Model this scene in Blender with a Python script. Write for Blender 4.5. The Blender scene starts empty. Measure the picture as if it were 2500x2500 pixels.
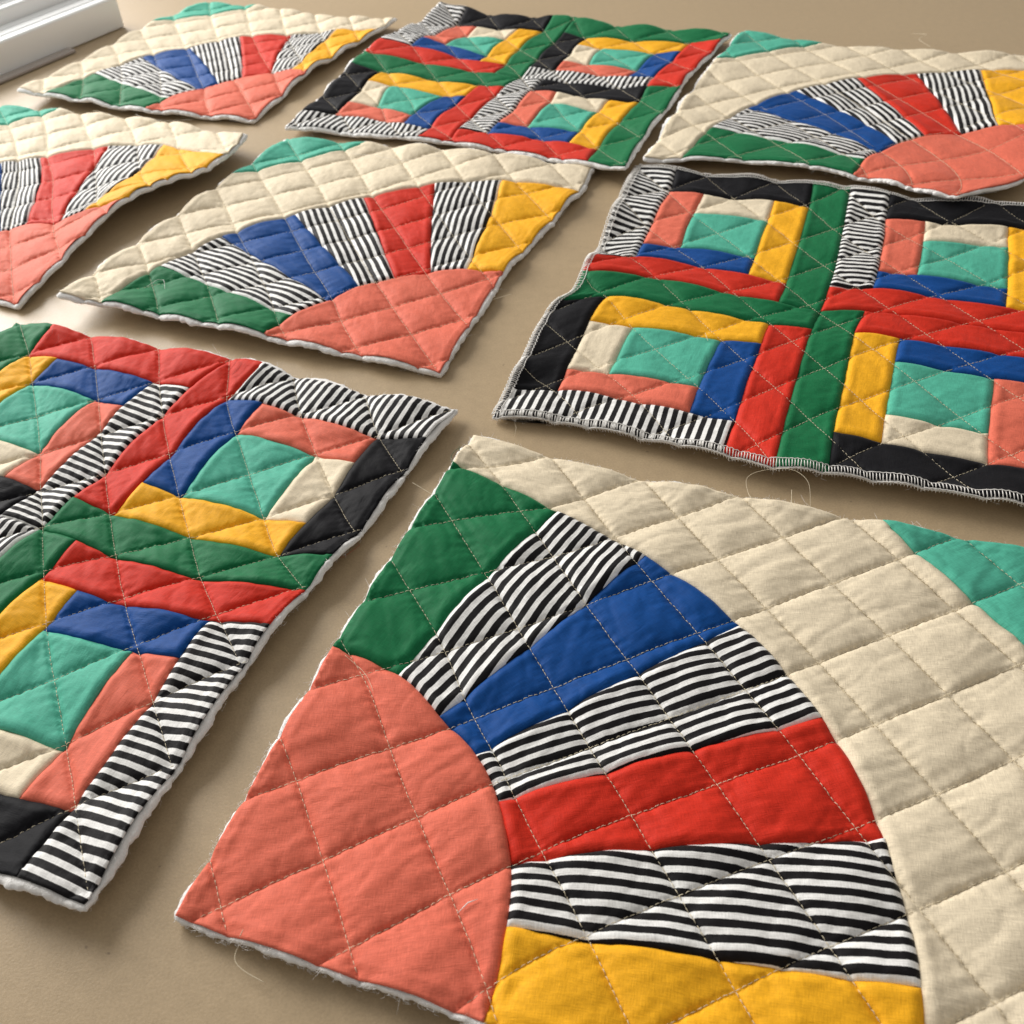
import bpy, math, random
import numpy as np
from mathutils import Vector, Matrix
from mathutils.geometry import delaunay_2d_cdt

# ------------------------------------------------------------------ camera, world, light
scene = bpy.context.scene
coll = scene.collection
H0 = 0.0052                       # mean height of the quilted tops above the table
CAM_H = 0.36                      # camera above that level

cam_data = bpy.data.cameras.new("camera")
cam = bpy.data.objects.new("camera", cam_data)
coll.objects.link(cam)
PITCH, ROLL = 0.731, -0.086
cp, sp, cr, sr = math.cos(PITCH), math.sin(PITCH), math.cos(ROLL), math.sin(ROLL)
right = Vector((1, 0, 0)); fwd = Vector((0, cp, -sp)); up = Vector((0, sp, cp))
r2 = right * cr + up * sr; u2 = up * cr - right * sr
cam.matrix_world = Matrix(((r2.x, u2.x, -fwd.x, 0), (r2.y, u2.y, -fwd.y, 0), (r2.z, u2.z, -fwd.z, CAM_H + H0), (0, 0, 0, 1)))
cam_data.sensor_width = 36; cam_data.lens = 36 * 1.025
cam_data.clip_start = 0.01; cam_data.clip_end = 50
cam_data.dof.use_dof = True; cam_data.dof.focus_distance = 0.50; cam_data.dof.aperture_fstop = 20
scene.camera = cam

world = bpy.data.worlds.new("World"); scene.world = world; world.use_nodes = True
bg = world.node_tree.nodes["Background"]
bg.inputs[0].default_value = (1.0, 0.95, 0.89, 1); bg.inputs[1].default_value = 0.36

def area(name, loc, to, sx, sy, power, col):
    d = bpy.data.lights.new(name, 'AREA'); d.shape = 'RECTANGLE'; d.size = sx; d.size_y = sy
    d.energy = power; d.color = col
    o = bpy.data.objects.new(name, d); coll.objects.link(o)
    o.location = loc
    o.rotation_euler = (Vector(to) - Vector(loc)).to_track_quat('-Z', 'Y').to_euler()
    return o
# daylight through the window over the sill at the back left
area("window_light", (-2.15, 3.05, 1.45), (0.10, 0.60, 0.0), 2.2, 1.8, 196.0, (1.0, 0.97, 0.93))
# the pane right above the sill
area("window_pane_light", (-0.74, 0.99, 0.47), (0.10, 0.40, 0.05), 0.95, 0.75, 2.2, (0.95, 0.98, 1.0))
scene.view_settings.view_transform = 'Standard'; scene.view_settings.look = 'None'
scene.view_settings.exposure = 0.0; scene.view_settings.gamma = 1.0
scene.cycles.use_denoising = True

rng = np.random.default_rng(7); random.seed(7)

# ------------------------------------------------------------------ materials
def mat(name):
    m = bpy.data.materials.new(name); m.use_nodes = True
    nt = m.node_tree; b = nt.nodes["Principled BSDF"]
    return m, nt, b
def node(nt, t, **kw):
    n = nt.nodes.new(t)
    for k, v in kw.items():
        if isinstance(k, str) and k.startswith('_'): setattr(n, k[1:], v)
    return n
def mth(nt, op, a, b=None, c=None):
    n = nt.nodes.new('ShaderNodeMath'); n.operation = op
    for i, x in enumerate((a, b, c)):
        if x is None: continue
        if hasattr(x, 'links'): nt.links.new(x, n.inputs[i])
        else: n.inputs[i].default_value = x
    return n.outputs[0]
def noise_tex(nt, vec, scale, detail=2, rough=.5, sx=1, sy=1):
    mp = nt.nodes.new('ShaderNodeMapping'); mp.inputs['Scale'].default_value = (sx, sy, 1)
    nt.links.new(vec, mp.inputs[0])
    n = nt.nodes.new('ShaderNodeTexNoise'); n.inputs['Scale'].default_value = scale
    n.inputs['Detail'].default_value = detail; n.inputs['Roughness'].default_value = rough
    nt.links.new(mp.outputs[0], n.inputs['Vector'])
    return n.outputs['Fac']
def mixc(nt, fac, a, b, mode='MIX'):
    n = nt.nodes.new('ShaderNodeMix'); n.data_type = 'RGBA'; n.blend_type = mode
    for i, x in ((0, fac), (6, a), (7, b)):
        if hasattr(x, 'links'): nt.links.new(x, n.inputs[i])
        else: n.inputs[i].default_value = x if i == 0 else (*x, 1)
    return n.outputs[2]

def cloth(name, col, col2=None, fuzz=.03, sheen=.16):
    """woven cotton: slubby threads in two directions, soft sheen; col2 = printed stripe colour"""
    m, nt, b = mat(name)
    uv = nt.nodes.new('ShaderNodeUVMap'); uv.uv_map = 'weave'
    warp = noise_tex(nt, uv.outputs[0], 2600, 2, .6, 1, .10)
    weft = noise_tex(nt, uv.outputs[0], 2600, 2, .6, .10, 1)
    slub = noise_tex(nt, uv.outputs[0], 420, 3, .6, .16, 1)
    big = noise_tex(nt, uv.outputs[0], 28, 3, .55)
    lint = noise_tex(nt, uv.outputs[0], 700, 4, .7)
    threads = mth(nt, 'ADD', warp, weft)
    if col2 is None:
        base = mixc(nt, 0.0, col, col)
        base = nt.nodes.new('ShaderNodeRGB'); base.outputs[0].default_value = (*col, 1); base = base.outputs[0]
    else:
        uvs = nt.nodes.new('ShaderNodeUVMap'); uvs.uv_map = 'stripe'
        sep = nt.nodes.new('ShaderNodeSeparateXYZ'); nt.links.new(uvs.outputs[0], sep.inputs[0])      # the uv counts stripe repeats
        wob = noise_tex(nt, uvs.outputs[0], 5, 2, .5)
        fr = mth(nt, 'FRACT', mth(nt, 'MULTIPLY_ADD', wob, .05, sep.outputs[0]))
        tri = mth(nt, 'ABSOLUTE', mth(nt, 'SUBTRACT', fr, .5))
        mr = nt.nodes.new('ShaderNodeMapRange'); mr.inputs[1].default_value = .21; mr.inputs[2].default_value = .235
        nt.links.new(tri, mr.inputs[0])
        base = mixc(nt, mr.outputs[0], col, col2)
    v1 = mth(nt, 'MULTIPLY_ADD', mth(nt, 'SUBTRACT', threads, 1.0), .55, 1.0)
    v2 = mth(nt, 'MULTIPLY_ADD', mth(nt, 'SUBTRACT', slub, .5), .28, 1.0)
    v3 = mth(nt, 'MULTIPLY_ADD', mth(nt, 'SUBTRACT', big, .5), .20, 1.0)
    v = mth(nt, 'MULTIPLY', mth(nt, 'MULTIPLY', v1, v2), v3)
    comb = nt.nodes.new('ShaderNodeCombineXYZ')
    for i in range(3): nt.links.new(v, comb.inputs[i])
    colv = mixc(nt, 1.0, base, comb.outputs[0], 'MULTIPLY')
    lf = nt.nodes.new('ShaderNodeMapRange'); lf.inputs[1].default_value = .62; lf.inputs[2].default_value = .80
    lf.inputs[4].default_value = fuzz; nt.links.new(lint, lf.inputs[0])
    colv = mixc(nt, lf.outputs[0], colv, (.75, .72, .66))
    nt.links.new(colv, b.inputs['Base Color'])
    b.inputs['Roughness'].default_value = .62
    b.inputs['Specular IOR Level'].default_value = .06 if max(col) < .05 else .10
    b.inputs['Sheen Weight'].default_value = sheen; b.inputs['Sheen Roughness'].default_value = .30
    mxc = max(col); b.inputs['Sheen Tint'].default_value = (*[.35 + .65 * c / mxc for c in col], 1)
    bp = nt.nodes.new('ShaderNodeBump'); bp.inputs['Strength'].default_value = .55; bp.inputs['Distance'].default_value = .00022
    hsum = mth(nt, 'MULTIPLY_ADD', slub, 1.2, threads)
    nt.links.new(hsum, bp.inputs['Height'])
    c1 = noise_tex(nt, uv.outputs[0], 150, 3, .6, .28, 1); c2 = noise_tex(nt, uv.outputs[0], 210, 2, .55, 1, .35)
    rid = mth(nt, 'ABSOLUTE', mth(nt, 'SUBTRACT', c1, .5))
    b2 = nt.nodes.new('ShaderNodeBump'); b2.inputs['Strength'].default_value = .5; b2.inputs['Distance'].default_value = .0010
    pm = nt.nodes.new('ShaderNodeMapRange'); pm.inputs[1].default_value = .40; pm.inputs[2].default_value = .68; pm.inputs[3].default_value = .12
    nt.links.new(noise_tex(nt, uv.outputs[0], 55, 2, .5), pm.inputs[0])
    nt.links.new(mth(nt, 'MULTIPLY', pm.outputs[0], mth(nt, 'MULTIPLY_ADD', c2, .45, mth(nt, 'MULTIPLY_ADD', rid, -.9, c1))), b2.inputs['Height'])
    nt.links.new(b2.outputs[0], bp.inputs['Normal']); nt.links.new(bp.outputs[0], b.inputs['Normal'])
    return m

CL = {
 'coral':  cloth('coral cotton',  (.72, .160, .100)),
 'green':  cloth('green cotton',  (.008, .150, .054), fuzz=.05),
 'blue':   cloth('blue cotton',   (.004, .062, .255), fuzz=.04),
 'red':    cloth('red cotton',    (.60, .030, .014), fuzz=.03),
 'yellow': cloth('yellow cotton', (.88, .43, .018)),
 'cream':  cloth('cream cotton',  (.77, .665, .49)),
 'mint':   cloth('mint cotton',   (.085, .42, .30)),
 'black':  cloth('black cotton',  (.010, .010, .012), fuzz=.03, sheen=.05),
 'stripe': cloth('striped cotton', (.86, .855, .835), (.009, .008, .009), fuzz=.03),
}
def simple(name, col, rough=.9, sheen=.2, nscale=0, bump=0):
    m, nt, b = mat(name)
    b.inputs['Base Color'].default_value = (*col, 1); b.inputs['Roughness'].default_value = rough
    b.inputs['Sheen Weight'].default_value = sheen; b.inputs['Specular IOR Level'].default_value = .2
    if nscale:
        tc = nt.nodes.new('ShaderNodeTexCoord')
        n = noise_tex(nt, tc.outputs['Object'], nscale, 5, .65)
        mr = mth(nt, 'MULTIPLY_ADD', n, .35, .82)
        comb = nt.nodes.new('ShaderNodeCombineXYZ')
        for i in range(3): nt.links.new(mr, comb.inputs[i])
        nt.links.new(mixc(nt, 1.0, col, comb.outputs[0], 'MULTIPLY'), b.inputs['Base Color'])
        bp = nt.nodes.new('ShaderNodeBump'); bp.inputs['Strength'].default_value = .8; bp.inputs['Distance'].default_value = bump
        nt.links.new(n, bp.inputs['Height']); nt.links.new(bp.outputs[0], b.inputs['Normal'])
    return m
M_BAT = simple('cotton batting', (.93, .92, .90), .95, .1, 900, .0009)
M_THREAD = simple('cream thread', (.78, .69, .50), .6, .1)
M_WHITE_THREAD = simple('white thread', (.82, .80, .76), .6, .1)
M_DARK_THREAD = simple('dark thread', (.03, .03, .035), .6, .1)
M_GREEN_THREAD = simple('green thread', (.012, .12, .05), .6, .1)
M_RED_THREAD = simple('red thread', (.5, .05, .035), .6, .1)

def table_mat():
    m, nt, b = mat('tan hardboard')
    tc = nt.nodes.new('ShaderNodeTexCoord'); o = tc.outputs['Object']
    fine = noise_tex(nt, o, 900, 3, .7); mid = noise_tex(nt, o, 160, 4, .6); big = noise_tex(nt, o, 5, 3, .5)
    speck = noise_tex(nt, o, 240, 1, .4)
    v = mth(nt, 'MULTIPLY_ADD', mth(nt, 'SUBTRACT', fine, .5), .48, 1.0)
    v = mth(nt, 'MULTIPLY', v, mth(nt, 'MULTIPLY_ADD', mth(nt, 'SUBTRACT', mid, .5), .24, 1.0))
    v = mth(nt, 'MULTIPLY', v, mth(nt, 'MULTIPLY_ADD', mth(nt, 'SUBTRACT', big, .5), .14, 1.0))
    comb = nt.nodes.new('ShaderNodeCombineXYZ')
    for i in range(3): nt.links.new(v, comb.inputs[i])
    c = mixc(nt, 1.0, (.425, .318, .192), comb.outputs[0], 'MULTIPLY')
    mr = nt.nodes.new('ShaderNodeMapRange'); mr.inputs[1].default_value = .79; mr.inputs[2].default_value = .84; mr.inputs[4].default_value = .55
    nt.links.new(speck, mr.inputs[0])
    c = mixc(nt, mr.outputs[0], c, (.10, .07, .045))
    nt.links.new(c, b.inputs['Base Color'])
    rr = mth(nt, 'MULTIPLY_ADD', mid, .12, .36); nt.links.new(rr, b.inputs['Roughness'])
    b.inputs['Specular IOR Level'].default_value = .34
    bp = nt.nodes.new('ShaderNodeBump'); bp.inputs['Strength'].default_value = .35; bp.inputs['Distance'].default_value = .0003
    nt.links.new(fine, bp.inputs['Height']); nt.links.new(bp.outputs[0], b.inputs['Normal'])
    return m
M_TABLE = table_mat()
def vinyl_mat():
    m, nt, b = mat('white vinyl')
    b.inputs['Base Color'].default_value = (.93, .94, .93, 1); b.inputs['Roughness'].default_value = .32
    return m
M_VINYL = vinyl_mat()
M_REFLECTION = simple('grey brown painted reflection', (.42, .37, .33), .5, 0)  # flat colour for the dim reflection below the sill

# ------------------------------------------------------------------ helpers
def mesh_obj(name, verts, faces, material, parent=None, smooth=True, origin=(0, 0, 0)):
    me = bpy.data.meshes.new(name)
    v = np.asarray(verts, float) - np.asarray(origin, float)
    me.from_pydata(v.tolist(), [], faces if isinstance(faces, list) else faces.tolist())
    if smooth: me.polygons.foreach_set('use_smooth', np.ones(len(me.polygons), bool))
    me.materials.append(material); me.update()
    o = bpy.data.objects.new(name, me); coll.objects.link(o)
    if parent is not None: o.parent = parent
    else: o.location = origin
    return o
def tag(o, label=None, cat=None, group=None, kind=None):
    for k, v in (('label', label), ('category', cat), ('group', group), ('kind', kind)):
        if v: o[k] = v
    return o
def tube(pts, r, n=5, taper=True):
    pts = np.asarray(pts, float); m = len(pts)
    t = np.gradient(pts, axis=0); t /= np.linalg.norm(t, axis=1)[:, None] + 1e-12
    a = np.cross(t, np.array([0.31, 0.17, 0.93])); a /= np.linalg.norm(a, axis=1)[:, None] + 1e-12
    b = np.cross(t, a)
    ang = np.arange(n) * 2 * np.pi / n
    rad = np.full(m, r)
    if taper: rad[0] *= .4; rad[-1] *= .4
    V = pts[:, None] + rad[:, None, None] * (np.cos(ang)[None, :, None] * a[:, None] + np.sin(ang)[None, :, None] * b[:, None])
    F = []
    for i in range(m - 1):
        for j in range(n):
            k = (j + 1) % n
            F.append((i * n + j, i * n + k, (i + 1) * n + k, (i + 1) * n + j))
    F.append(tuple(range(n - 1, -1, -1))); F.append(tuple((m - 1) * n + j for j in range(n)))
    return V.reshape(-1, 3), F
class Bag:
    def __init__(s): s.v = []; s.f = []; s.n = 0
    def add(s, V, F):
        s.v.append(V); s.f += [tuple(i + s.n for i in f) for f in F]; s.n += len(V)
    def obj(s, name, material, parent, origin):
        return mesh_obj(name, np.concatenate(s.v), s.f, material, parent, True, origin) if s.n else None

PERM = rng.permutation(512); GR = rng.random((512, 2)) * 2 - 1; GR /= np.linalg.norm(GR, axis=1)[:, None]
def pn(x, y, seed=0):
    """2-D gradient noise, about -0.7..0.7"""
    x = np.asarray(x, float) + seed * 17.31; y = np.asarray(y, float) + seed * 7.77
    xi = np.floor(x).astype(int); yi = np.floor(y).astype(int); xf = x - xi; yf = y - yi
    def g(ix, iy, dx, dy):
        h = GR[PERM[(PERM[ix % 512] + iy) % 512]]; return h[..., 0] * dx + h[..., 1] * dy
    s = lambda t: t * t * t * (t * (6 * t - 15) + 10)
    a = g(xi, yi, xf, yf); b = g(xi + 1, yi, xf - 1, yf); c = g(xi, yi + 1, xf, yf - 1); d = g(xi + 1, yi + 1, xf - 1, yf - 1)
    u, v = s(xf), s(yf)
    return (a + (b - a) * u) * (1 - v) + (c + (d - c) * u) * v

def tps(X, Y, lam):
    n = len(X); d = np.linalg.norm(X[:, None] - X[None], axis=2)
    K = np.where(d > 0, d * d * np.log(d + 1e-12), 0) + lam * np.eye(n)
    P = np.c_[np.ones(n), X]; A = np.block([[K, P], [P.T, np.zeros((3, 3))]])
    w = np.linalg.solve(A, np.r_[Y, np.zeros((3, Y.shape[1]))])
    def f(Q):
        d = np.linalg.norm(Q[:, None] - X[None], axis=2)
        return np.where(d > 0, d * d * np.log(d + 1e-12), 0) @ w[:n] + np.c_[np.ones(len(Q)), Q] @ w[n:]
    return f

# ------------------------------------------------------------------ table and window sill
def build_table():
    V = [(-.62, -.6, 0), (1.6, -.6, 0), (1.6, 2.2, 0), (-.62, 2.2, 0)]
    V += [(x, y, -.03) for x, y, z in V]
    F = [(0, 1, 2, 3), (7, 6, 5, 4), (0, 4, 5, 1), (1, 5, 6, 2), (2, 6, 7, 3), (3, 7, 4, 0)]
    o = mesh_obj('tabletop', V, F, M_TABLE, None, False)
    tag(o, 'tan hardboard work table that the quilt blocks lie on', None, None, 'structure')
build_table()

def build_sill():
    e = np.array([-.3972, 1.3006]); d = np.array([-.0989, -.1429]); d /= np.linalg.norm(d)
    nrm = np.array([d[1], -d[0]]);
    if nrm @ np.array([-1, 1]) < 0: nrm = -nrm            # away from the table
    root = bpy.data.objects.new('window_sill', None); coll.objects.link(root)
    root.location = (*e, 0); tag(root, 'white vinyl window sill with ribbed tracks at the far left table edge', 'window sill')
    def bar(name, pts, s0, s1, mtl=M_VINYL):
        """extrude a profile of (depth, height) points along the sill, bevelled a little"""
        n = len(pts); V = []
        for s in (s0, s1):
            for a, z in pts:
                p = e + d * s + nrm * a; V.append((p[0], p[1], z))
        F = [tuple((i, (i + 1) % n, n + (i + 1) % n, n + i)) for i in range(n)] + [tuple(range(n - 1, -1, -1)), tuple(range(n, 2 * n))]
        o = mesh_obj(name, V, F, mtl, root, False, (*e, 0))
        bv = o.modifiers.new('b', 'BEVEL'); bv.width = .0015; bv.segments = 2
        return o
    L = 1.1
    bar('apron', [(.0, .0005), (.0, .0315), (.002, .0335), (.013, .0335), (.013, .0005)], 0, L)
    bar('ledge', [(.0132, .0005), (.0132, .0325), (.0142, .0342), (.0262, .0345), (.0262, .0005)], 0, L)
    bar('ledge', [(.0264, .0005), (.0264, .0338), (.0272, .0352), (.0385, .0355), (.0385, .0005)], 0, L)
    bar('riser', [(.0387, .0005), (.0387, .0485), (.0402, .0503), (.0505, .0505), (.0505, .0005)], 0, L)
    bar('track', [(.0507, .0005), (.0507, .0495), (.0517, .0511), (.0640, .0514), (.0640, .0005)], 0, L)
    bar('sash_rail', [(.0642, .0005), (.0642, .0625), (.0655, .0640), (.0900, .0645), (.0900, .0005)], 0, L)
    bar('reflection_strip', [(-.015, .0006), (-.015, .003), (-.0135, .004), (-.001, .004), (-.001, .0006)], .085, L, M_REFLECTION)  # added strip, its dark colour stands in for the apron's reflection in the table
build_sill()

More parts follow.
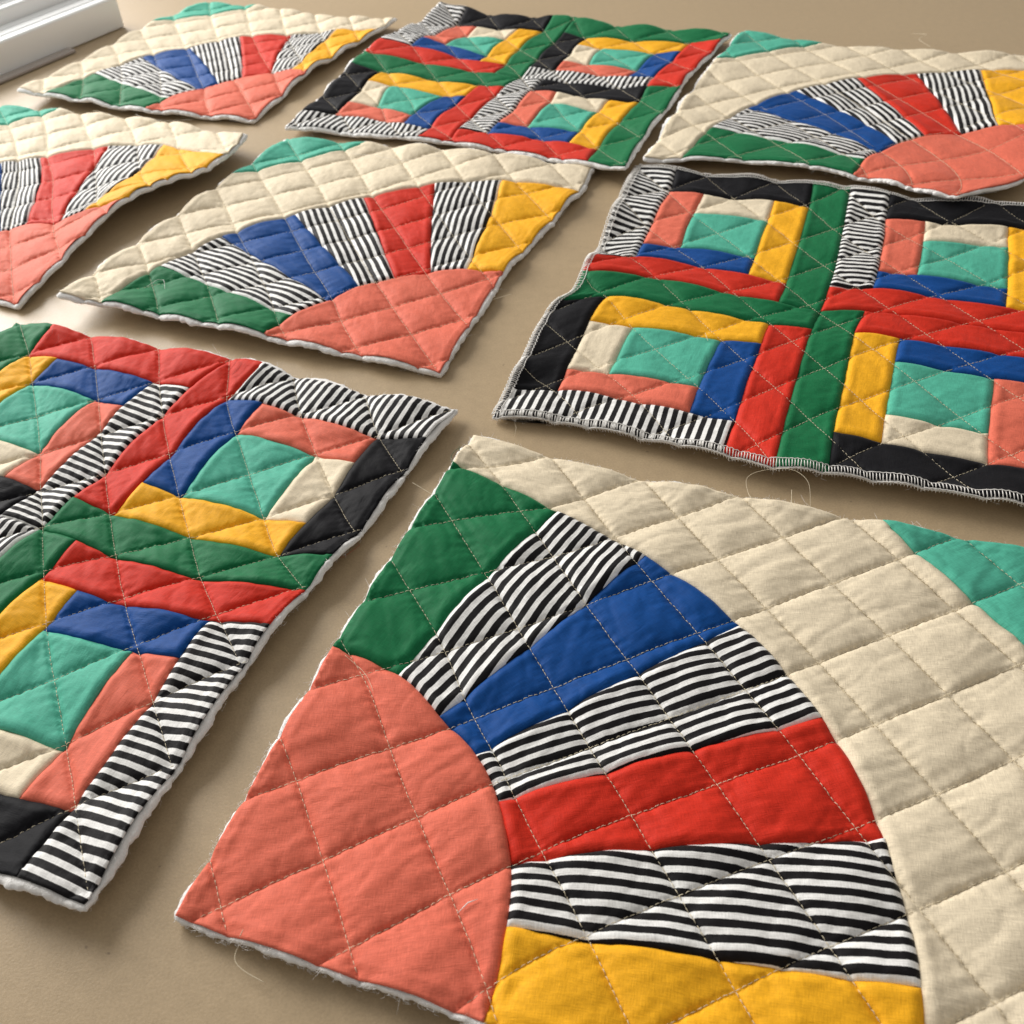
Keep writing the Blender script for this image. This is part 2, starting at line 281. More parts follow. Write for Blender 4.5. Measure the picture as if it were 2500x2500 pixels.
# control points of each block: flat position (block units) -> world x, y and lift in metres; stitch rows (spacing, phase)
CTRL = {
 'A': {"S":0.285,"uv":[[0.0,0.0],[0.0,1.0],[0.73,1.0],[0.0,0.41],[0.0,0.88],[0.0912,0.3997],[0.1958,0.8579],[0.1779,0.3694],[0.3818,0.7929],[0.2556,0.3206],[0.5487,0.688],[0.3206,0.2556],[0.688,0.5487],[0.3694,0.1779],[0.7929,0.3818],[0.3997,0.0912],[0.8579,0.1958],[0.41,0.0]],"xyz":[[-0.1361,0.1957,0.0],[-0.0176,0.4674,0.0],[0.1806,0.3698,0.0],[-0.0862,0.3179,0.0021],[-0.0296,0.4427,0.0017],[-0.0559,0.2999,0.0006],[0.0231,0.3991,0.0],[-0.0381,0.2759,0.0],[0.0623,0.3618,0.0],[-0.0229,0.2549,0.0],[0.0974,0.3129,0.0],[-0.0153,0.2316,0.0009],[0.1199,0.2588,0.0002],[-0.0121,0.2043,0.0016],[0.1276,0.202,0.0005],[-0.0147,0.179,0.0028],[0.1215,0.1465,0.0014],[-0.0236,0.1464,0.004]],"fam":[[0.036,0.0146],[0.0355,0.0038]]},
 'C': {"S":0.285,"uv":[[0.0,0.0],[1.0,0.0],[0.0,1.0],[1.0,1.0],[0.73,1.0],[1.0,0.73],[0.0,0.41],[0.0,0.88],[0.0912,0.3997],[0.1958,0.8579],[0.1779,0.3694],[0.3818,0.7929],[0.2556,0.3206],[0.5487,0.688],[0.3206,0.2556],[0.688,0.5487],[0.3694,0.1779],[0.7929,0.3818],[0.3997,0.0912],[0.8579,0.1958],[0.41,0.0],[0.88,0.0]],"xyz":[[-0.0365,0.5346,0.0],[0.086,0.7982,0.001],[-0.2944,0.6503,0.0119],[-0.1691,0.9156,0.0],[-0.2065,0.8468,0.0],[-0.0969,0.8872,0.0001],[-0.1487,0.5862,0.0043],[-0.2656,0.6414,0.008],[-0.1332,0.6097,0.0028],[-0.2369,0.6941,0.0028],[-0.1113,0.63,0.0013],[-0.1994,0.7371,0.0005],[-0.0915,0.647,0.0005],[-0.1475,0.7665,0.0],[-0.0672,0.6549,0.0],[-0.0946,0.7847,0.0],[-0.0419,0.6577,0.0001],[-0.0385,0.7942,0.0023],[-0.0166,0.655,0.0003],[0.0152,0.7889,0.0029],[0.0083,0.6465,0.0003],[0.0723,0.7639,0.0]],"fam":[[0.0355,0.0101],[0.0355,-0.0005]]},
 'D': {"S":0.285,"uv":[[0.0,0.0],[1.0,0.0],[1.0,1.0],[1.0,0.73],[0.2556,0.3206],[0.5487,0.688],[0.3206,0.2556],[0.688,0.5487],[0.3694,0.1779],[0.7929,0.3818],[0.3997,0.0912],[0.8579,0.1958],[0.41,0.0],[0.88,0.0]],"xyz":[[-0.3315,0.6624,0.0],[-0.203,0.9049,0.01],[-0.4642,1.0579,0.0],[-0.3963,1.0258,0.0013],[-0.3796,0.7802,0.0003],[-0.42,0.9138,0.0007],[-0.3607,0.7841,0.0019],[-0.3872,0.9212,0.0003],[-0.3321,0.7797,0.0043],[-0.3286,0.9284,0.0024],[-0.3124,0.7882,0.0082],[-0.2755,0.9131,0.0044],[-0.2813,0.786,0.0144],[-0.2143,0.864,0.01]],"fam":[[0.0355,0.0168],[0.037,-0.0033]]},
 'E': {"S":0.285,"uv":[[0.0,0.0],[0.0,1.0],[1.0,1.0],[0.73,1.0],[1.0,0.73],[0.0,0.41],[0.0,0.88],[0.0912,0.3997],[0.1958,0.8579],[0.1779,0.3694],[0.3818,0.7929],[0.2556,0.3206],[0.5487,0.688],[0.3206,0.2556],[0.688,0.5487],[0.3694,0.1779],[0.7929,0.3818],[0.3997,0.0912],[0.8579,0.1958],[0.41,0.0]],"xyz":[[-0.2057,0.9698,0.0001],[-0.4466,1.0737,0.009],[-0.309,1.3441,0.0004],[-0.3582,1.2778,0.003],[-0.2434,1.3101,0.0014],[-0.3108,1.0073,0.0033],[-0.4177,1.0594,0.0089],[-0.2951,1.0372,0.0021],[-0.3869,1.1197,0.0032],[-0.2698,1.0577,0.0008],[-0.3477,1.1666,0.0014],[-0.2526,1.071,0.0002],[-0.3013,1.1888,0.0],[-0.2304,1.0813,0.0015],[-0.2497,1.2084,0.0007],[-0.2019,1.0826,0.0017],[-0.1939,1.2035,0.0],[-0.1797,1.0808,0.0036],[-0.1434,1.1971,0.0021],[-0.1632,1.0691,0.005]],"fam":[[0.037,0.0035],[0.037,0.0039]]},
 'B': {"S":0.285,"uv":[[0.0,0.0],[0.0,1.0],[1.0,1.0],[0.73,1.0],[1.0,0.73],[0.0,0.41],[0.0,0.88],[0.0912,0.3997],[0.1958,0.8579],[0.1779,0.3694],[0.3818,0.7929],[0.2556,0.3206],[0.5487,0.688],[0.3206,0.2556],[0.688,0.5487],[0.3694,0.1779],[0.7929,0.3818],[0.3997,0.0912],[0.8579,0.1958],[0.17,0.0]],"xyz":[[0.3336,0.6834,0.011],[0.1276,0.7952,0.007],[0.2707,1.0815,0.0041],[0.2285,1.0106,0.0019],[0.3369,1.0372,0.0],[0.2763,0.7384,0.007],[0.1583,0.7949,0.007],[0.2944,0.7669,0.0053],[0.1929,0.8539,0.0034],[0.3104,0.7826,0.0029],[0.2323,0.8934,0.002],[0.3307,0.7989,0.0018],[0.2817,0.9228,0.0018],[0.3566,0.8082,0.0024],[0.3407,0.9393,0.0018],[0.3854,0.8069,0.0014],[0.3962,0.9428,0.0],[0.4133,0.806,0.0045],[0.451,0.9359,0.0009],[0.3911,0.707,0.0071]],"fam":[[0.037,0.0053],[0.0355,-0.0008]]},
 'H': {"S":0.16,"uv":[[0.0,2.0],[1.0,2.0],[2.0,2.0],[1.0,1.0],[2.0,1.0],[2.0,0.0],[0.18,1.82],[0.82,1.82],[0.82,1.18],[0.34,1.66],[0.66,1.66],[0.66,1.34],[1.18,1.82],[1.82,1.82],[1.82,1.18],[1.18,1.18],[1.34,1.66],[1.66,1.66],[1.66,1.34],[1.34,1.34],[1.18,0.82],[1.82,0.82],[1.82,0.18],[1.34,0.66],[1.66,0.66],[1.66,0.34]],"xyz":[[-0.325,0.6363,0.0012],[-0.1681,0.5662,0.0004],[-0.0278,0.4919,0.003],[-0.2492,0.4207,0.0007],[-0.1018,0.3551,0.0032],[-0.1688,0.1996,0.005],[-0.3065,0.5948,0.0],[-0.215,0.5509,0.0004],[-0.2596,0.4543,0.0],[-0.2951,0.5618,0.0001],[-0.2484,0.5382,0.0],[-0.2697,0.4882,0.0],[-0.1648,0.5253,0.0006],[-0.0726,0.474,0.0012],[-0.1184,0.3833,0.0012],[-0.212,0.4281,0.0],[-0.1547,0.4901,0.0005],[-0.1063,0.4637,0.0],[-0.1292,0.4141,0.0],[-0.177,0.438,0.0],[-0.2376,0.3821,0.0011],[-0.145,0.3406,0.0031],[-0.1862,0.2435,0.002],[-0.2268,0.3466,0.001],[-0.1796,0.3267,0.002],[-0.1994,0.2759,0.0001]],"fam":[[0.037,0.006],[0.037,-0.0009]]},
 'F': {"S":0.16,"uv":[[0.0,2.0],[1.0,2.0],[0.0,1.0],[1.0,1.0],[0.0,0.0],[1.0,0.0],[0.18,1.82],[0.82,1.82],[0.82,1.18],[0.18,1.18],[0.34,1.66],[0.66,1.66],[0.66,1.34],[0.34,1.34],[1.18,1.82],[1.18,1.18],[1.34,1.66],[1.66,1.66],[1.66,1.34],[1.34,1.34],[0.18,0.82],[0.82,0.82],[0.82,0.18],[0.18,0.18],[0.34,0.66],[0.66,0.66],[0.66,0.34],[0.34,0.34],[1.18,0.82],[1.18,0.18],[1.34,0.66],[1.66,0.66],[1.66,0.34],[1.34,0.34],[0.0,0.8],[0.0,0.5],[0.0,0.93],[0.0,1.6],[0.0,1.25]],"xyz":[[0.1222,0.7967,0.003],[0.2699,0.7226,0.003],[0.0617,0.6369,0.0003],[0.2055,0.5673,0.0],[-0.0063,0.4855,0.0],[0.1384,0.4154,0.0044],[0.1409,0.7501,0.0012],[0.2345,0.7047,0.0012],[0.193,0.6046,0.0],[0.0998,0.6525,0.0005],[0.1525,0.7132,0.0002],[0.2016,0.6919,0.0001],[0.1804,0.6405,0.0],[0.1333,0.664,0.0],[0.2817,0.6761,0.0012],[0.2449,0.5872,0.0002],[0.2967,0.6428,0.0],[0.3482,0.6253,0.0],[0.3263,0.5733,0.0],[0.2776,0.5988,0.0],[0.0745,0.6039,0.0019],[0.17,0.5568,0.0004],[0.128,0.4608,0.001],[0.0334,0.5046,0.0011],[0.086,0.566,0.001],[0.1371,0.5432,0.0005],[0.1146,0.496,0.0006],[0.0647,0.5172,0.0007],[0.218,0.5379,0.0012],[0.177,0.4414,0.0029],[0.2317,0.5038,0.0013],[0.2805,0.4801,0.0006],[0.2581,0.4317,0.0003],[0.2097,0.4542,0.0008],[0.0403,0.6019,0.0],[0.02,0.5505,0.0],[0.0549,0.6154,0.0001],[0.0986,0.7338,0.002],[0.0737,0.6621,0.0]],"fam":[[0.037,0.0014],[0.0355,-0.01]]},
 'G': {"S":0.16,"uv":[[0.0,2.0],[1.0,2.0],[2.0,2.0],[0.0,1.0],[1.0,1.0],[2.0,1.0],[0.0,0.0],[1.0,0.0],[2.0,0.0],[0.18,1.82],[0.82,1.82],[0.82,1.18],[0.18,1.18],[0.34,1.66],[0.66,1.66],[0.66,1.34],[0.34,1.34],[1.18,1.82],[1.82,1.82],[1.82,1.18],[1.18,1.18],[1.34,1.66],[1.66,1.66],[1.66,1.34],[1.34,1.34],[0.18,0.82],[0.82,0.82],[0.82,0.18],[0.18,0.18],[0.34,0.66],[0.66,0.66],[0.66,0.34],[0.34,0.34],[1.18,0.82],[1.82,0.82],[1.82,0.18],[1.18,0.18],[1.34,0.66],[1.66,0.66],[1.66,0.34],[1.34,0.34]],"xyz":[[-0.0292,1.2426,0.0095],[0.1102,1.1616,0.005],[0.2561,1.0758,0.005],[-0.1077,1.1009,0.01],[0.0431,1.0164,0.0002],[0.1829,0.9447,0.0071],[-0.171,0.9329,0.004],[-0.0266,0.8739,0.004],[0.1105,0.7807,0.009],[-0.0148,1.1914,0.0002],[0.0745,1.1452,0.0002],[0.0309,1.0561,0.0005],[-0.0619,1.1121,0.0087],[-0.0056,1.1496,0.0],[0.0341,1.1304,0.0],[0.0139,1.0854,0.0001],[-0.0268,1.1185,0.0044],[0.117,1.1144,0.0001],[0.2137,1.0677,0.002],[0.1654,0.9815,0.003],[0.0769,1.0287,0.0006],[0.1271,1.0793,0.0],[0.1769,1.0535,0.0],[0.1539,1.0114,0.0],[0.1098,1.038,0.0],[-0.0904,1.056,0.0034],[0.0036,1.0061,0.001],[-0.0431,0.9109,0.0016],[-0.1297,0.9609,0.0016],[-0.0802,1.0216,0.0026],[-0.0303,0.9889,0.0001],[-0.0594,0.95,0.0003],[-0.0927,0.9749,0.0001],[0.0509,0.9791,0.002],[0.1433,0.9279,0.002],[0.0947,0.8318,0.0037],[0.0062,0.8876,0.0016],[0.065,0.9444,0.002],[0.1054,0.9179,0.0001],[0.0846,0.875,0.002],[0.0412,0.8981,0.0005]],"fam":[[0.0365,0.0085],[0.0365,-0.0005]]},
}
# ------------------------------------------------------------------ quilt blocks
DS = {'A': .0012, 'H': .0014, 'F': .0015, 'C': .0016, 'D': .0019, 'B': .0020, 'E': .0021, 'G': .0021}

def seg_dist(P, A, B):
    """distance from points P to the polyline segments A->B"""
    out = np.full(len(P), 9.)
    for i in range(0, len(A), 64):
        a = A[i:i + 64]; b = B[i:i + 64]; ab = b - a; L = (ab ** 2).sum(1) + 1e-18
        t = np.clip(((P[:, None] - a[None]) * ab[None]).sum(2) / L[None], 0, 1)
        dd = np.linalg.norm(P[:, None] - a[None] - t[..., None] * ab[None], axis=2)
        out = np.minimum(out, dd.min(1))
    return out
def inside(P, poly):
    x, y = P[:, 0], P[:, 1]; c = np.zeros(len(P), bool); n = len(poly)
    for i in range(n):
        x0, y0 = poly[i]; x1, y1 = poly[(i + 1) % n]
        if y0 == y1: continue
        k = ((y0 > y) != (y1 > y)) & (x < (x1 - x0) * (y - y0) / (y1 - y0) + x0); c ^= k
    return c

class Block:
    def __init__(s, key, root_name, size, label, group, seed):
        d = CTRL[key]; s.key = key; s.S = d['S']; s.N = size; s.seed = seed; s.ds = DS[key]
        uv = np.array(d['uv']) * s.S; xyz = np.array(d['xyz'])
        s.fxy = tps(uv, xyz[:, :2], 3e-7); s.fz = tps(uv, xyz[:, 2:3], 3e-6)
        s.fam = d['fam']; s.W = s.S * size; s.puff = {'A': .0036, 'H': .0039, 'F': .0026, 'B': .0022, 'G': .0026, 'E': .0029}.get(key, .0031); s.rough = {'F': .55, 'B': .5, 'G': .6, 'E': .7, 'D': .8, 'C': .8}.get(key, 1.0); s.period = .0054
        c = s.fxy(np.array([[s.W / 2, s.W / 2]]))[0]
        s.origin = (c[0], c[1], 0.0)
        r = bpy.data.objects.new(root_name, None); coll.objects.link(r); r.location = s.origin; s.root = r
        tag(r, label, 'quilt block', group)
    def pq(s, m):
        return [((m[:, 0] + sg * m[:, 1]) / math.sqrt(2) - ph) / sp_ for sg, (sp_, ph) in zip((1, -1), s.fam)]
    def wob(s, m):
        """small irregularities of cutting and sewing, the same for every neighbour"""
        k = s.seed
        return m + .0006 * np.c_[pn(m[:, 0] * 22, m[:, 1] * 22, k), pn(m[:, 0] * 22, m[:, 1] * 22, k + 3)] \
                 + .0003 * np.c_[pn(m[:, 0] * 90, m[:, 1] * 90, k + 5), pn(m[:, 0] * 90, m[:, 1] * 90, k + 6)]
    def lift(s, m):
        W = s.W; z = np.clip(s.fz(m)[:, 0], 0, .03)
        d = np.minimum(np.minimum(m[:, 0], W - m[:, 0]), np.minimum(m[:, 1], W - m[:, 1]))
        amp = {'F': .0080, 'B': .0060, 'A': .0022}.get(s.key, .0038)
        w = np.clip(pn(m[:, 0] * 22, m[:, 1] * 22, s.seed + 30) + .12, 0, 1)
        return z + amp * w * np.exp(-np.clip(d, 0, 1) / .028)
    def top(s, m, rough=1.0, ang=0.0):
        """m: positions in the flat block in metres -> world xyz of the fabric surface"""
        p, q = s.pq(m); k = s.seed
        xy = s.fxy(s.wob(m))
        fp = np.abs(np.sin(np.pi * p)); fq = np.abs(np.sin(np.pi * q))
        amp = 1 + .35 * pn(np.floor(p) * 3.3, np.floor(q) * 2.7, k + 9)
        puff = s.puff * amp * (fp * fq) ** .42
        ed = np.minimum(np.minimum(m[:, 0], s.W - m[:, 0]), np.minimum(m[:, 1], s.W - m[:, 1]))
        puff = puff * (1 + {'A': .15, 'H': .2, 'F': .45}.get(s.key, .45) * np.exp(-np.clip(ed, 0, 1) / .013))
        dp = np.abs(p - np.round(p)) * .036; dq = np.abs(q - np.round(q)) * .036
        # puckers drawn up square to each stitched line
        pk = np.exp(-dp / .0055) * pn(q * 11, np.round(p) * 3.1 + p * .9, k + 11) + np.exp(-dq / .0055) * pn(p * 11, np.round(q) * 4.7 + q * .9, k + 12)
        ca, sa = math.cos(ang), math.sin(ang)
        a = m[:, 0] * ca + m[:, 1] * sa; b = -m[:, 0] * sa + m[:, 1] * ca
        wr = pn(a * 40, b * 170, k + 13); wl = pn(a * 26, b * 60, k + 17); wr2 = pn(a * 75 + 9, b * 60, k + 14)
        crease = -np.clip(.10 - np.abs(pn(a * 30 + 3, b * 55, k + 15)), 0, 1) * 9
        env = np.clip(np.minimum(dp, dq) / .004, 0, 1)
        z = puff + rough * s.rough * (.00085 * pk + env * (.00050 * wr + .0006 * wr2 + .0009 * wl + .00028 * crease)) - .0016
        return np.c_[xy, H0 + s.lift(m) + z]

    def patch(s, name, color, poly, grain=0.0, stripe=None, label=None, phase=0.0):
        """poly: corner list in block units (arcs already sampled); stripe: angle of the axis across the stripes"""
        ds = s.ds; poly = np.array(poly, float) * s.S
        if ((poly * np.roll(poly, -1, 0)[:, ::-1]) @ np.array([1, -1])).sum() < 0: poly = poly[::-1]
        B = []
        for a, b in zip(poly, np.roll(poly, -1, 0)):
            n = max(1, int(round(np.linalg.norm(b - a) / ds)))
            B.append(a + (b - a) * (np.arange(n) / n)[:, None])
        B = np.concatenate(B)
        lo, hi = poly.min(0), poly.max(0)
        gx = np.arange(lo[0], hi[0], ds); gy = np.arange(lo[1], hi[1], ds * .866)
        X, Y = np.meshgrid(gx, gy); X = X + (np.arange(len(gy)) % 2)[:, None] * ds / 2
        G = np.c_[X.ravel(), Y.ravel()] + rng.normal(0, ds * .06, (X.size, 2))
        G = G[inside(G, poly)]
        pp, qq = s.pq(G)
        dl = np.minimum(np.abs(pp - np.round(pp)), np.abs(qq - np.round(qq))) * .036
        G = G[dl > ds * .45]
        Ls = []
        for (sp_, ph), sg in zip(s.fam, (1, -1)):
            nrm = np.array([1, sg]) / math.sqrt(2); tan = np.array([-sg, 1]) / math.sqrt(2)
            if sg == -1: tan = np.array([1, 1]) / math.sqrt(2)
            c = poly @ nrm; t = poly @ tan
            for k in range(math.ceil((c.min() - ph) / sp_), math.floor((c.max() - ph) / sp_) + 1):
                tt = np.arange(t.min(), t.max(), ds)
                Q = nrm * (ph + k * sp_) + tan * tt[:, None]; Q = Q[inside(Q, poly)]
                if len(Q): Ls.append(Q)
        if Ls: G = np.concatenate([G] + Ls)
        if len(G):
            dB = seg_dist(G, poly, np.roll(poly, -1, 0)); G = G[dB > ds * .5]
        n = len(B); P = np.concatenate([B, G])
        ed = [(i, (i + 1) % n) for i in range(n)]
        vs, es, fs, _, _, _ = delaunay_2d_cdt([Vector(x) for x in (P * 100).tolist()], ed, [], 1, 1e-7)
        m = np.array([(v.x, v.y) for v in vs]) / 100
        fs = [tuple(f) for f in fs]
        if fs:
            a, b, c = (m[i] for i in fs[0][:3])
            if (b[0] - a[0]) * (c[1] - a[1]) - (b[1] - a[1]) * (c[0] - a[0]) < 0: fs = [f[::-1] for f in fs]
        rough = 1.0
        W = s.top(m, rough, grain + .6)
        d = seg_dist(m, poly, np.roll(poly, -1, 0))
        onedge = np.zeros(len(m), bool)
        for ax in (0, 1):
            for val in (0, s.W): onedge |= np.abs(m[:, ax] - val) < .0035
        level = random.uniform(-.00015, .0003)
        W[:, 2] += level - np.where(onedge, .0002, .0011) * np.exp(-d / .0011) + .00055 * np.exp(-((d - .0035) / .0022) ** 2) * np.where(onedge, .3, 1)
        # folded-under edge
        cnt = {}
        for f in fs:
            for i in range(3):
                e_ = (f[i], f[(i + 1) % 3]); cnt[e_] = 1
        bed = [e_ for e_ in cnt if (e_[1], e_[0]) not in cnt]
        used = sorted({i for e_ in bed for i in e_}); mp = {v: len(m) + i for i, v in enumerate(used)}
        low = W[used].copy(); low[:, 2] -= np.where(onedge[used], .0006, .0016)
        fs += [(e_[1], e_[0], mp[e_[0]], mp[e_[1]]) for e_ in bed]
        W = np.concatenate([W, low]); mm = np.concatenate([m, m[used]])
        o = mesh_obj(name, W, fs, CL[color], s.root, True, s.origin)
        me = o.data
        li = np.zeros(len(me.loops), np.int32); me.loops.foreach_get('vertex_index', li)
        ca, sa = math.cos(grain), math.sin(grain)
        w = np.c_[mm[:, 0] * ca + mm[:, 1] * sa, -mm[:, 0] * sa + mm[:, 1] * ca] + s.seed
        me.uv_layers.new(name='weave').data.foreach_set('uv', w[li].astype(np.float32).ravel())
        if stripe is not None:
            ca, sa = math.cos(stripe), math.sin(stripe)
            w = np.c_[mm[:, 0] * ca + mm[:, 1] * sa + phase, -mm[:, 0] * sa + mm[:, 1] * ca] / s.period
            me.uv_layers.new(name='stripe').data.foreach_set('uv', w[li].astype(np.float32).ravel())
        if label: o['label'] = label
        return o

    def perimeter(s, step, inset=0.0):
        W = s.W - 2 * inset; n = int(W / step); t = np.arange(n) / n * W
        z = np.zeros(n)
        return np.concatenate([np.c_[t, z], np.c_[z + W, t], np.c_[W - t, z + W], np.c_[z, W - t]]) + inset

    def batting(s, tuck=0.0, puffy=1.0):
        B = s.perimeter(.0013); n = len(B)
        # round the corners' outward direction
        out = np.zeros_like(B); 
        out += np.where(np.abs(B[:, 1:2]) < 1e-9, 1, 0) * np.array([0, -1.]) + np.where(np.abs(B[:, :1] - s.W) < 1e-9, 1, 0) * np.array([1., 0])
        out += np.where(np.abs(B[:, 1:2] - s.W) < 1e-9, 1, 0) * np.array([0, 1.]) + np.where(np.abs(B[:, :1]) < 1e-9, 1, 0) * np.array([-1., 0])
        out /= np.linalg.norm(out, axis=1)[:, None] + 1e-12
        T = s.top(B); lf = s.lift(B)
        arc = np.arange(n) * .0013
        o = .0013 + .0016 * (pn(arc * 55, arc * 0 + s.seed, 2) + .7 * pn(arc * 170, arc * 0 + s.seed, 4) + .5 * pn(arc * 420, arc * 0 + s.seed, 5)) - tuck
        pb, qb = s.pq(B); sc = (np.abs(np.sin(np.pi * pb)) * np.abs(np.sin(np.pi * qb))) ** .4
        o = np.clip((o + .0002) * puffy + (puffy - .4) * .0016 * (sc - .35), .0004, .0065)
        zb = np.maximum(lf + .0006, .0006) + .0012 * np.abs(pn(arc * 45, arc * 0, s.seed + 8)) * (lf > .002)
        zb = np.maximum(zb, T[:, 2] - {'F': .0027, 'B': .0042, 'A': .0048}.get(s.key, .0052))
        rows = []
        n1 = .0006 * pn(arc * 300, arc * 0, s.seed + 20); n2 = .0007 * pn(arc * 260, arc * 0, s.seed + 21)
        for off, zz in ((-.0022 + 0 * o, np.minimum(T[:, 2] - .0012, s.top(B - out * .0022)[:, 2] - .0016)), (-.0003 + 0 * o, T[:, 2] - .0010), (.35 * o + n1, T[:, 2] - .0010 + n2 * .5), (o, T[:, 2] * .62 + zb * .38 + n1), (o * .95 + n2, T[:, 2] * .3 + zb * .7), (.3 * o, zb + .0001), (-.004 + 0 * o, np.minimum(zb, s.top(B - out * .004)[:, 2] - .0024)), (-.012 + 0 * o, np.maximum(s.lift(B - out * .012) + .0003, .0005)), (-.03 + 0 * o, np.maximum(s.lift(B - out * .03) + .0004, .0006))):
            Q = B + out * off[:, None]; xy = s.fxy(s.wob(Q)); rows.append(np.c_[xy, zz])
        V = np.concatenate(rows); F = []
        for r in range(len(rows) - 1):
            for i in range(n):
                j = (i + 1) % n; F.append(((r + 1) * n + i, (r + 1) * n + j, r * n + j, r * n + i))
        # underside
        g = np.linspace(.03, s.W - .03, 14); GX, GY = np.meshgrid(g, g); G = np.c_[GX.ravel(), GY.ravel()]
        U = np.c_[s.fxy(s.wob(G)), np.maximum(s.lift(G) + .0004, .0006)]
        k = len(V); V = np.concatenate([V, U])
        for i in range(13):
            for j in range(13): F.append((k + i * 14 + j, k + (i + 1) * 14 + j, k + (i + 1) * 14 + j + 1, k + i * 14 + j + 1))
        return mesh_obj('batting', V, F, M_BAT, s.root, True, s.origin)

    def stitches(s):
        pitch = .0024
        ring = 5; ang = np.arange(ring) * 2 * np.pi / ring
        for fi, ((sp_, ph), sg) in enumerate(zip(s.fam, (1, -1))):
            nrm = np.array([1, sg]) / math.sqrt(2); tan = np.array([-1, 1]) / math.sqrt(2) if sg == 1 else np.array([1, 1]) / math.sqrt(2)
            cor = np.array([[0, 0], [s.W, 0], [0, s.W], [s.W, s.W]]); c = cor @ nrm; t = cor @ tan
            for k in range(math.ceil((c.min() - ph) / sp_), math.floor((c.max() - ph) / sp_) + 1):
                tt = np.arange(t.min(), t.max(), pitch)
                c0 = nrm * (ph + k * sp_)
                mid = c0 + tan * tt[:, None]
                ok = ((mid > .0015) & (mid < s.W - .0015)).all(1); tt = tt[ok]
                if len(tt) < 3: continue
                tt = tt + rng.normal(0, .00012, len(tt))
                rings = []
                for f, dz, rr in ((.08, -.0004, .00008), (.20, .00006, .00013), (.5, .00013, .00015), (.76, .00006, .00013), (.92, -.0004, .00008)):
                    m = c0 + tan * (tt + f * pitch)[:, None] + nrm * rng.normal(0, .00005, (len(tt), 1))
                    W = s.top(m); W[:, 2] += dz + .00025
                    rings.append((W, rr))
                T = rings[-1][0] - rings[0][0]; T /= np.linalg.norm(T, axis=1)[:, None]
                A = np.cross(T, [0, 0, 1.]); A /= np.linalg.norm(A, axis=1)[:, None]; Bn = np.cross(A, T)
                V = np.stack([W[:, None] + rr * (np.cos(ang)[None, :, None] * A[:, None] + np.sin(ang)[None, :, None] * Bn[:, None]) for W, rr in rings], 1)
                ns = len(tt); base = (np.arange(ns) * 5 * ring)[:, None]
                F0 = np.array([(r * ring + j, r * ring + (j + 1) % ring, (r + 1) * ring + (j + 1) % ring, (r + 1) * ring + j) for r in range(4) for j in range(ring)])
                F = (base[:, :, None] + F0[None]).reshape(-1, 4)
                mesh_obj('stitch_line', V.reshape(-1, 3), F, M_THREAD, s.root, True, s.origin)

    def fray(s, per_side, color_at=None, lo=.0008, hi=.0032):
        """short loose fibres standing out of the cut edges"""
        bag = Bag(); B = s.perimeter(s.W / per_side); n = len(B)
        T = s.top(B)
        cen = s.fxy(np.array([[s.W / 2, s.W / 2]]))[0]
        for i in range(n):
            if random.random() < .25: continue
            side = i // (n // 4) if n >= 4 else 0
            p0 = T[i]; p1 = T[(i + 1) % n]; tg = p1 - p0; tg /= np.linalg.norm(tg) + 1e-9
            o = np.array([tg[1], -tg[0], 0])
            L = random.uniform(lo, hi) * (2.2 if random.random() < .06 else 1)
            dirv = o + tg * random.uniform(-1.2, 1.2) + np.array([0, 0, random.uniform(-.5, .5)])
            st = p0 + tg * random.uniform(0, 1) * .003 - o * .0006 + np.array([0, 0, random.uniform(-.0022, -.0003)])
            bend = np.array([random.uniform(-.5, .5), random.uniform(-.5, .5), random.uniform(-.3, .3)])
            pts = [st, st + dirv * L * .5 + bend * L * .15, st + dirv * L + bend * L * .5]
            V, F = tube(pts, random.uniform(.00004, .00009), 3); bag.add(V, F)
        o = bag.obj('frayed_edge', M_WHITE_THREAD, s.root, s.origin)
        if o: o['kind'] = 'stuff'

    def fluff(s, n):
        """short matted cotton fibres standing off the cut batting"""
        bag = Bag(); W = s.W; t = rng.random(n) * 4; side = np.floor(t).astype(int); f = (t - side) * W
        B = np.where((side == 0)[:, None], np.c_[f, 0 * f], np.where((side == 1)[:, None], np.c_[0 * f + W, f], np.where((side == 2)[:, None], np.c_[f, 0 * f + W], np.c_[0 * f, f])))
        out = np.array([[0, -1], [1, 0], [0, 1], [-1, 0]], float)[side]
        T = s.top(B); zb = np.maximum(s.lift(B) + .0006, .0006); h = rng.random(n)
        P = s.fxy(s.wob(B + out * .0006)); Q = s.fxy(s.wob(B + out * .0106)); D = (Q - P) / .01
        for i in range(n):
            d = np.array([*D[i], 0.]); tg = np.array([-d[1], d[0], 0])
            p0 = np.array([*P[i], max(.0006, zb[i] + (T[i, 2] - .0008 - zb[i]) * (.15 + .85 * h[i]))])
            L = random.uniform(.0008, .0024); a = random.uniform(-1.6, 1.6); b = random.uniform(-1.2, 1.2)
            p1 = p0 + (d + tg * a * .4) * L * .55 + np.array([0, 0, random.uniform(-.3, .4) * L]); p2 = p0 + (d * random.uniform(.5, .9) + tg * b) * L + np.array([0, 0, random.uniform(-.5, .4) * L])
            p1[2] = max(p1[2], .0004); p2[2] = max(p2[2], .0004)
            V, F = tube([p0, p1, p2], random.uniform(.00005, .00010), 3); bag.add(V, F)
        o = bag.obj('batting_fluff', M_BAT, s.root, s.origin); o['kind'] = 'stuff'

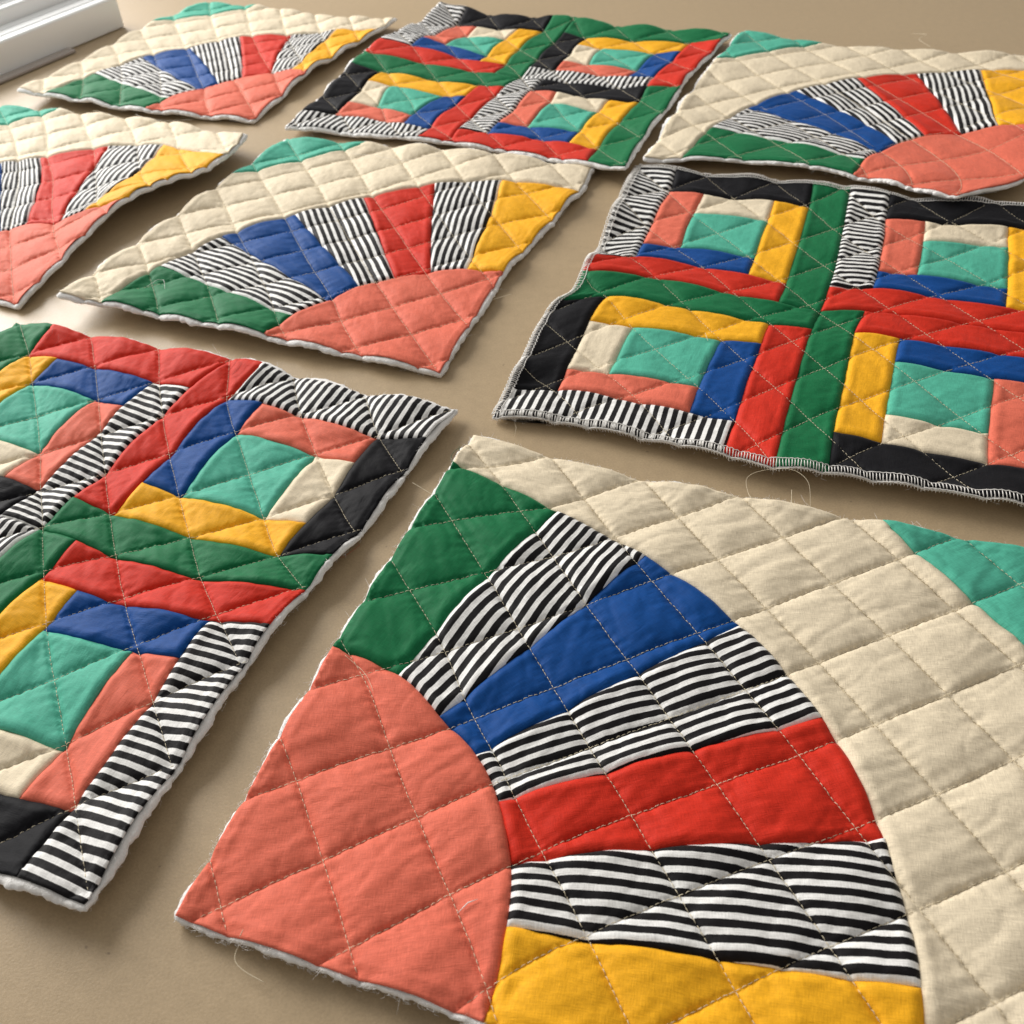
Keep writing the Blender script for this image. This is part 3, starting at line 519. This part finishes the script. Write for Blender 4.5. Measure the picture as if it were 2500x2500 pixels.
    def thread(s, pts, r=.00016, material=None, name='loose_thread'):
        """pts: (u, v, height above the cloth) in block units"""
        a = np.array(pts, float); t = np.linspace(0, 1, len(a)); tt = np.linspace(0, 1, 26)
        # Catmull-Rom through the points
        b = np.vstack([2 * a[0] - a[1], a, 2 * a[-1] - a[-2]]); out = []
        for x in tt:
            f = x * (len(a) - 1); i = min(int(f), len(a) - 2); u = f - i; p0, p1, p2, p3 = b[i:i + 4]
            out.append(.5 * (2 * p1 + (p2 - p0) * u + (2 * p0 - 5 * p1 + 4 * p2 - p3) * u * u + (3 * p1 - p0 - 3 * p2 + p3) * u ** 3))
        out = np.array(out); m = out[:, :2] * s.S
        W = s.top(m)
        ins = ((m > 0) & (m < s.W)).all(1)
        W[:, 2] = np.where(ins, W[:, 2], np.minimum(W[:, 2], .004)) + out[:, 2]
        V, F = tube(W, r, 5); return mesh_obj(name, V, F, material or M_THREAD, s.root, True, s.origin)

def arc(r, k0, k1, n=28):
    t = np.linspace(k0, k1, n); a = np.pi / 2 * (1 - t / 7)
    return [(r * math.cos(x), r * math.sin(x)) for x in a]
R1, R2, MM = .41, .88, .73
WEDGES = ['green', 'stripe', 'blue', 'stripe', 'red', 'stripe', 'yellow']
def fan(key, label, seed, group='quilt blocks with a striped fan', puffy=1.3):
    b = Block(key, 'fan_quilt_block', 1, label, group, seed)
    b.patch('quarter_circle', 'coral', [(0, 0)] + arc(R1, 7, 0, 40), .35, label='coral quarter circle at the block corner')
    for k, c in enumerate(WEDGES):
        mid = np.pi / 2 * (1 - (k + .5) / 7)
        st = None
        if c == 'stripe': st = mid + np.pi / 2 + (.10, -.06, -.07)[k // 2]
        b.patch('wedge', c, arc(R2, k, k + 1, 22) + arc(R1, k + 1, k, 12), mid + random.uniform(-.1, .1), st,
                {'stripe': 'black and white striped wedge'}.get(c, c + ' wedge'), phase=k * .0013)
    b.patch('background_patch', 'cream', [(R2, 0), (1, 0), (1, MM), (MM, 1), (0, 1), (0, R2)] + arc(R2, 0, 7, 90)[1:-1], .2, label='cream background around the fan')
    b.patch('corner_triangle', 'mint', [(1, MM), (1, 1), (MM, 1)], .8, label='mint corner triangle')
    b.batting(0, puffy); b.stitches()
    return b

ROT = {'t': lambda x, y: (x, y), 'l': lambda x, y: (1 - y, x), 'b': lambda x, y: (1 - x, 1 - y), 'r': lambda x, y: (y, 1 - x)}
ROTA = {'t': 0, 'l': math.pi / 2, 'b': math.pi, 'r': -math.pi / 2}
def log_cabin(key, dirs, label, seed, group='quilt blocks of log cabin squares', tuck=0.0, puffy=1.15):
    b = Block(key, 'log_cabin_quilt_block', 2, label, group, seed)
    d0, c0, c1, d1 = .18, .34, .66, .82
    RE = [('center_square', 'mint', c0, c1, c0, c1, None), ('strip', 'cream', c0, c1, c1, d1, 0), ('strip', 'coral', d0, c0, c0, d1, 0),
          ('strip', 'blue', d0, c1, d0, c0, 0), ('strip', 'yellow', c1, d1, d0, d1, 0), ('strip', 'black', d0, d1, d1, 1, 0),
          ('strip', 'stripe', 0, d0, d0, 1, 0), ('strip', 'red', 0, d1, 0, d0, 0), ('strip', 'green', d1, 1, 0, 1, 0)]
    for (row, col), dr in dirs.items():
        for name, c, x0, x1, y0, y1, _ in RE:
            f = ROT[dr]; ox, oy = col, 1 - row
            poly = [(ox + u, oy + v) for u, v in (f(x0, y0), f(x1, y0), f(x1, y1), f(x0, y1))]
            st = None
            if c == 'stripe': st = ROTA[dr] + math.pi / 2 + random.uniform(-.03, .03)
            b.patch(name, c, poly, ROTA[dr] + random.choice([0, math.pi / 2]) + random.uniform(-.06, .06), st,
                    {'stripe': 'black and white striped strip', 'mint': 'mint centre square'}.get(c, c + ' strip'), phase=random.uniform(0, .006))
    b.batting(tuck, puffy); b.stitches()
    return b

A = fan('A', 'largest fan quilt block nearest the viewer with frayed green left edge', 1, puffy=.7)
A.fray(300)
Hb = log_cabin('H', {(0, 0): 'b', (0, 1): 'r', (1, 0): 'r', (1, 1): 'b'}, 'log cabin quilt block with frayed red far edge, at the left below the fans', 2)
Hb.fray(320)
F_ = log_cabin('F', {(0, 0): 't', (0, 1): 't', (1, 0): 'l', (1, 1): 'b'}, 'log cabin quilt block with white overlocked edges and a green cross', 3, tuck=.0012, puffy=.6)
C_ = fan('C', 'fan quilt block in the middle of the table with curled left corner', 4)
C_.fray(220)
D_ = fan('D', 'fan quilt block cut off by the left edge, raised along its yellow side', 5)
D_.fray(180)
G_ = log_cabin('G', {(0, 0): 't', (0, 1): 'l', (1, 0): 'l', (1, 1): 't'}, 'log cabin quilt block at the back with plain white batting edge', 6)
G_.fray(180)
E_ = fan('E', 'fan quilt block farthest left at the back beside the white window sill', 8)
E_.fray(160)
B_ = fan('B', 'fan quilt block at the back right beyond the overlocked block', 9)
B_.fray(180)

for b_, n_ in ((A, 1500), (Hb, 1500), (C_, 1300), (D_, 900), (E_, 900), (G_, 800), (B_, 800), (F_, 250)): b_.fluff(n_)

# overlocked edge of block F: thread looped over the cut edge
def overlock(s):
    names = ['near', 'right', 'far', 'left']
    for side in range(4):
        bag = Bag(); W = s.W; t = np.arange(.002, W - .002, .00165); n = len(t)
        def at(tt, off):
            return {0: np.c_[tt, -off + 0 * tt], 1: np.c_[W + off + 0 * tt, tt], 2: np.c_[tt, W + off + 0 * tt], 3: np.c_[-off + 0 * tt, tt]}[side]
        rows = []
        for off, dz, sh in ((-.0032, .0007, 0), (-.0014, .0011, .0003), (.0006, .0007, .0006), (.0017, -.0010, .0008), (.0008, -.0032, .0010)):
            m = at(t + sh + rng.normal(0, .00012, n), np.full(n, off) + rng.normal(0, .00018, n)); w = s.top(np.clip(m, -.01, W + .01)); w[:, 2] = np.maximum(w[:, 2] + dz, .0012); rows.append(w)
        R_ = np.stack(rows, 1)
        for i in range(n):
            V, F = tube(R_[i], .00030, 4); bag.add(V, F)
        for off, dz in ((-.0033, .0008), (.0015, -.0002)):
            tt = np.arange(.002, W - .002, .0016)
            m = at(tt, off + .0004 * np.sin(tt * 1900)); w = s.top(m); w[:, 2] += dz
            V, F = tube(w, .00028, 4); bag.add(V, F)
        o = bag.obj('overlock_stitching', M_WHITE_THREAD, s.root, s.origin)
overlock(F_)

# loose thread ends that belong to the blocks
A.thread([(.52, .985, .001), (.50, 1.05, .004), (.56, 1.075, .008), (.60, 1.05, .008), (.615, 1.00, .002)], .00010)
A.thread([(.585, 1.0, .001), (.578, 1.035, .004)], .00014)
A.thread([(-.002, .79, .000), (-.045, .80, .002)], .00017)
A.thread([(.09, .01, .0), (.095, -.02, -.001), (.14, -.03, -.002)], .00013)
A.thread([(.0, .875, .001), (-.012, .905, .003), (-.004, .925, .005), (.004, .905, .003)], .00012, M_GREEN_THREAD)
for v0 in (.44, .49, .55, .60, .63, .72, .735, .75, .845, .86):
    A.thread([(.006, v0, .0002), (-.004, v0 + .004, -.0005), (-.008, v0 - .004, -.003)], .00010, M_GREEN_THREAD if random.random() < .5 else M_DARK_THREAD)
A.thread([(.02, .40, .0006), (.05, .385, .0012), (.075, .36, .0006)], .00010)
C_.thread([(.93, .74, .001), (.90, .55, .003), (.95, .40, .002), (.985, .22, .002)], .00010, M_WHITE_THREAD)
C_.thread([(.10, .83, .001), (.13, .80, .003), (.09, .76, .001)], .00013, M_WHITE_THREAD)
C_.thread([(.29, .0, .0), (.33, -.05, .001)], .00015)
D_.thread([(1.0, .60, .002), (.97, .40, .003), (.985, .25, .002)], .00012)
E_.thread([(.0, .45, .001), (-.03, .42, .003), (-.05, .30, .002), (-.02, .22, .0)], .00013, M_WHITE_THREAD)
B_.thread([(1.02, .38, .003), (1.06, .43, .006), (1.13, .42, .004), (1.16, .47, .001)], .00016)
F_.thread([(.62, .62, .001), (.60, .66, .003)], .00013)
for u0 in (.30, .52, .72, .95, 1.12):
    Hb.thread([(u0, 2.0, .0005), (u0 + .005, 2.03, .001)], .00013, M_WHITE_THREAD)
for u0, v0 in ((.20, 1.97), (.24, 1.95), (1.02, 1.97), (1.06, 1.985), (1.10, 1.97)):
    Hb.thread([(u0, v0, .001), (u0 + .02, v0 - .03, .002), (u0 + .01, v0 - .06, .001)], .00012, M_RED_THREAD)

# ------------------------------------------------------------------ lint lying about
def lint(name, pts, r, material, label):
    a = np.array(pts, float); c = a.mean(0); c[2] = 0
    V, F = tube(a, r, 5); o = mesh_obj(name, V, F, material, None, True, tuple(c)); tag(o, label, 'thread')
def on(b, u, v, dz=.0006):
    p = b.top(np.array([[u * b.S, v * b.S]]))[0]; p[2] += dz; return p
lint('thread_snippet', [on(A, .333, .095), on(A, .342, .108, .0012), on(A, .352, .115, .0008)], .00024, M_WHITE_THREAD, 'short white thread snippet lying on the big coral quarter circle')
lint('thread_snippet', [(.005, .470, .0006), (.0065, .476, .0022), (.0055, .482, .0030)], .00016, M_THREAD, 'tiny cream thread tuft on the bare table above the nearest block')
lint('thread_snippet', [(-.098, .386, .0004), (-.086, .381, .0030), (-.078, .388, .0038), (-.083, .395, .0024), (-.094, .376, .0004)], .00009, M_RED_THREAD, 'curled hair thin thread on the table beside the green wedge')
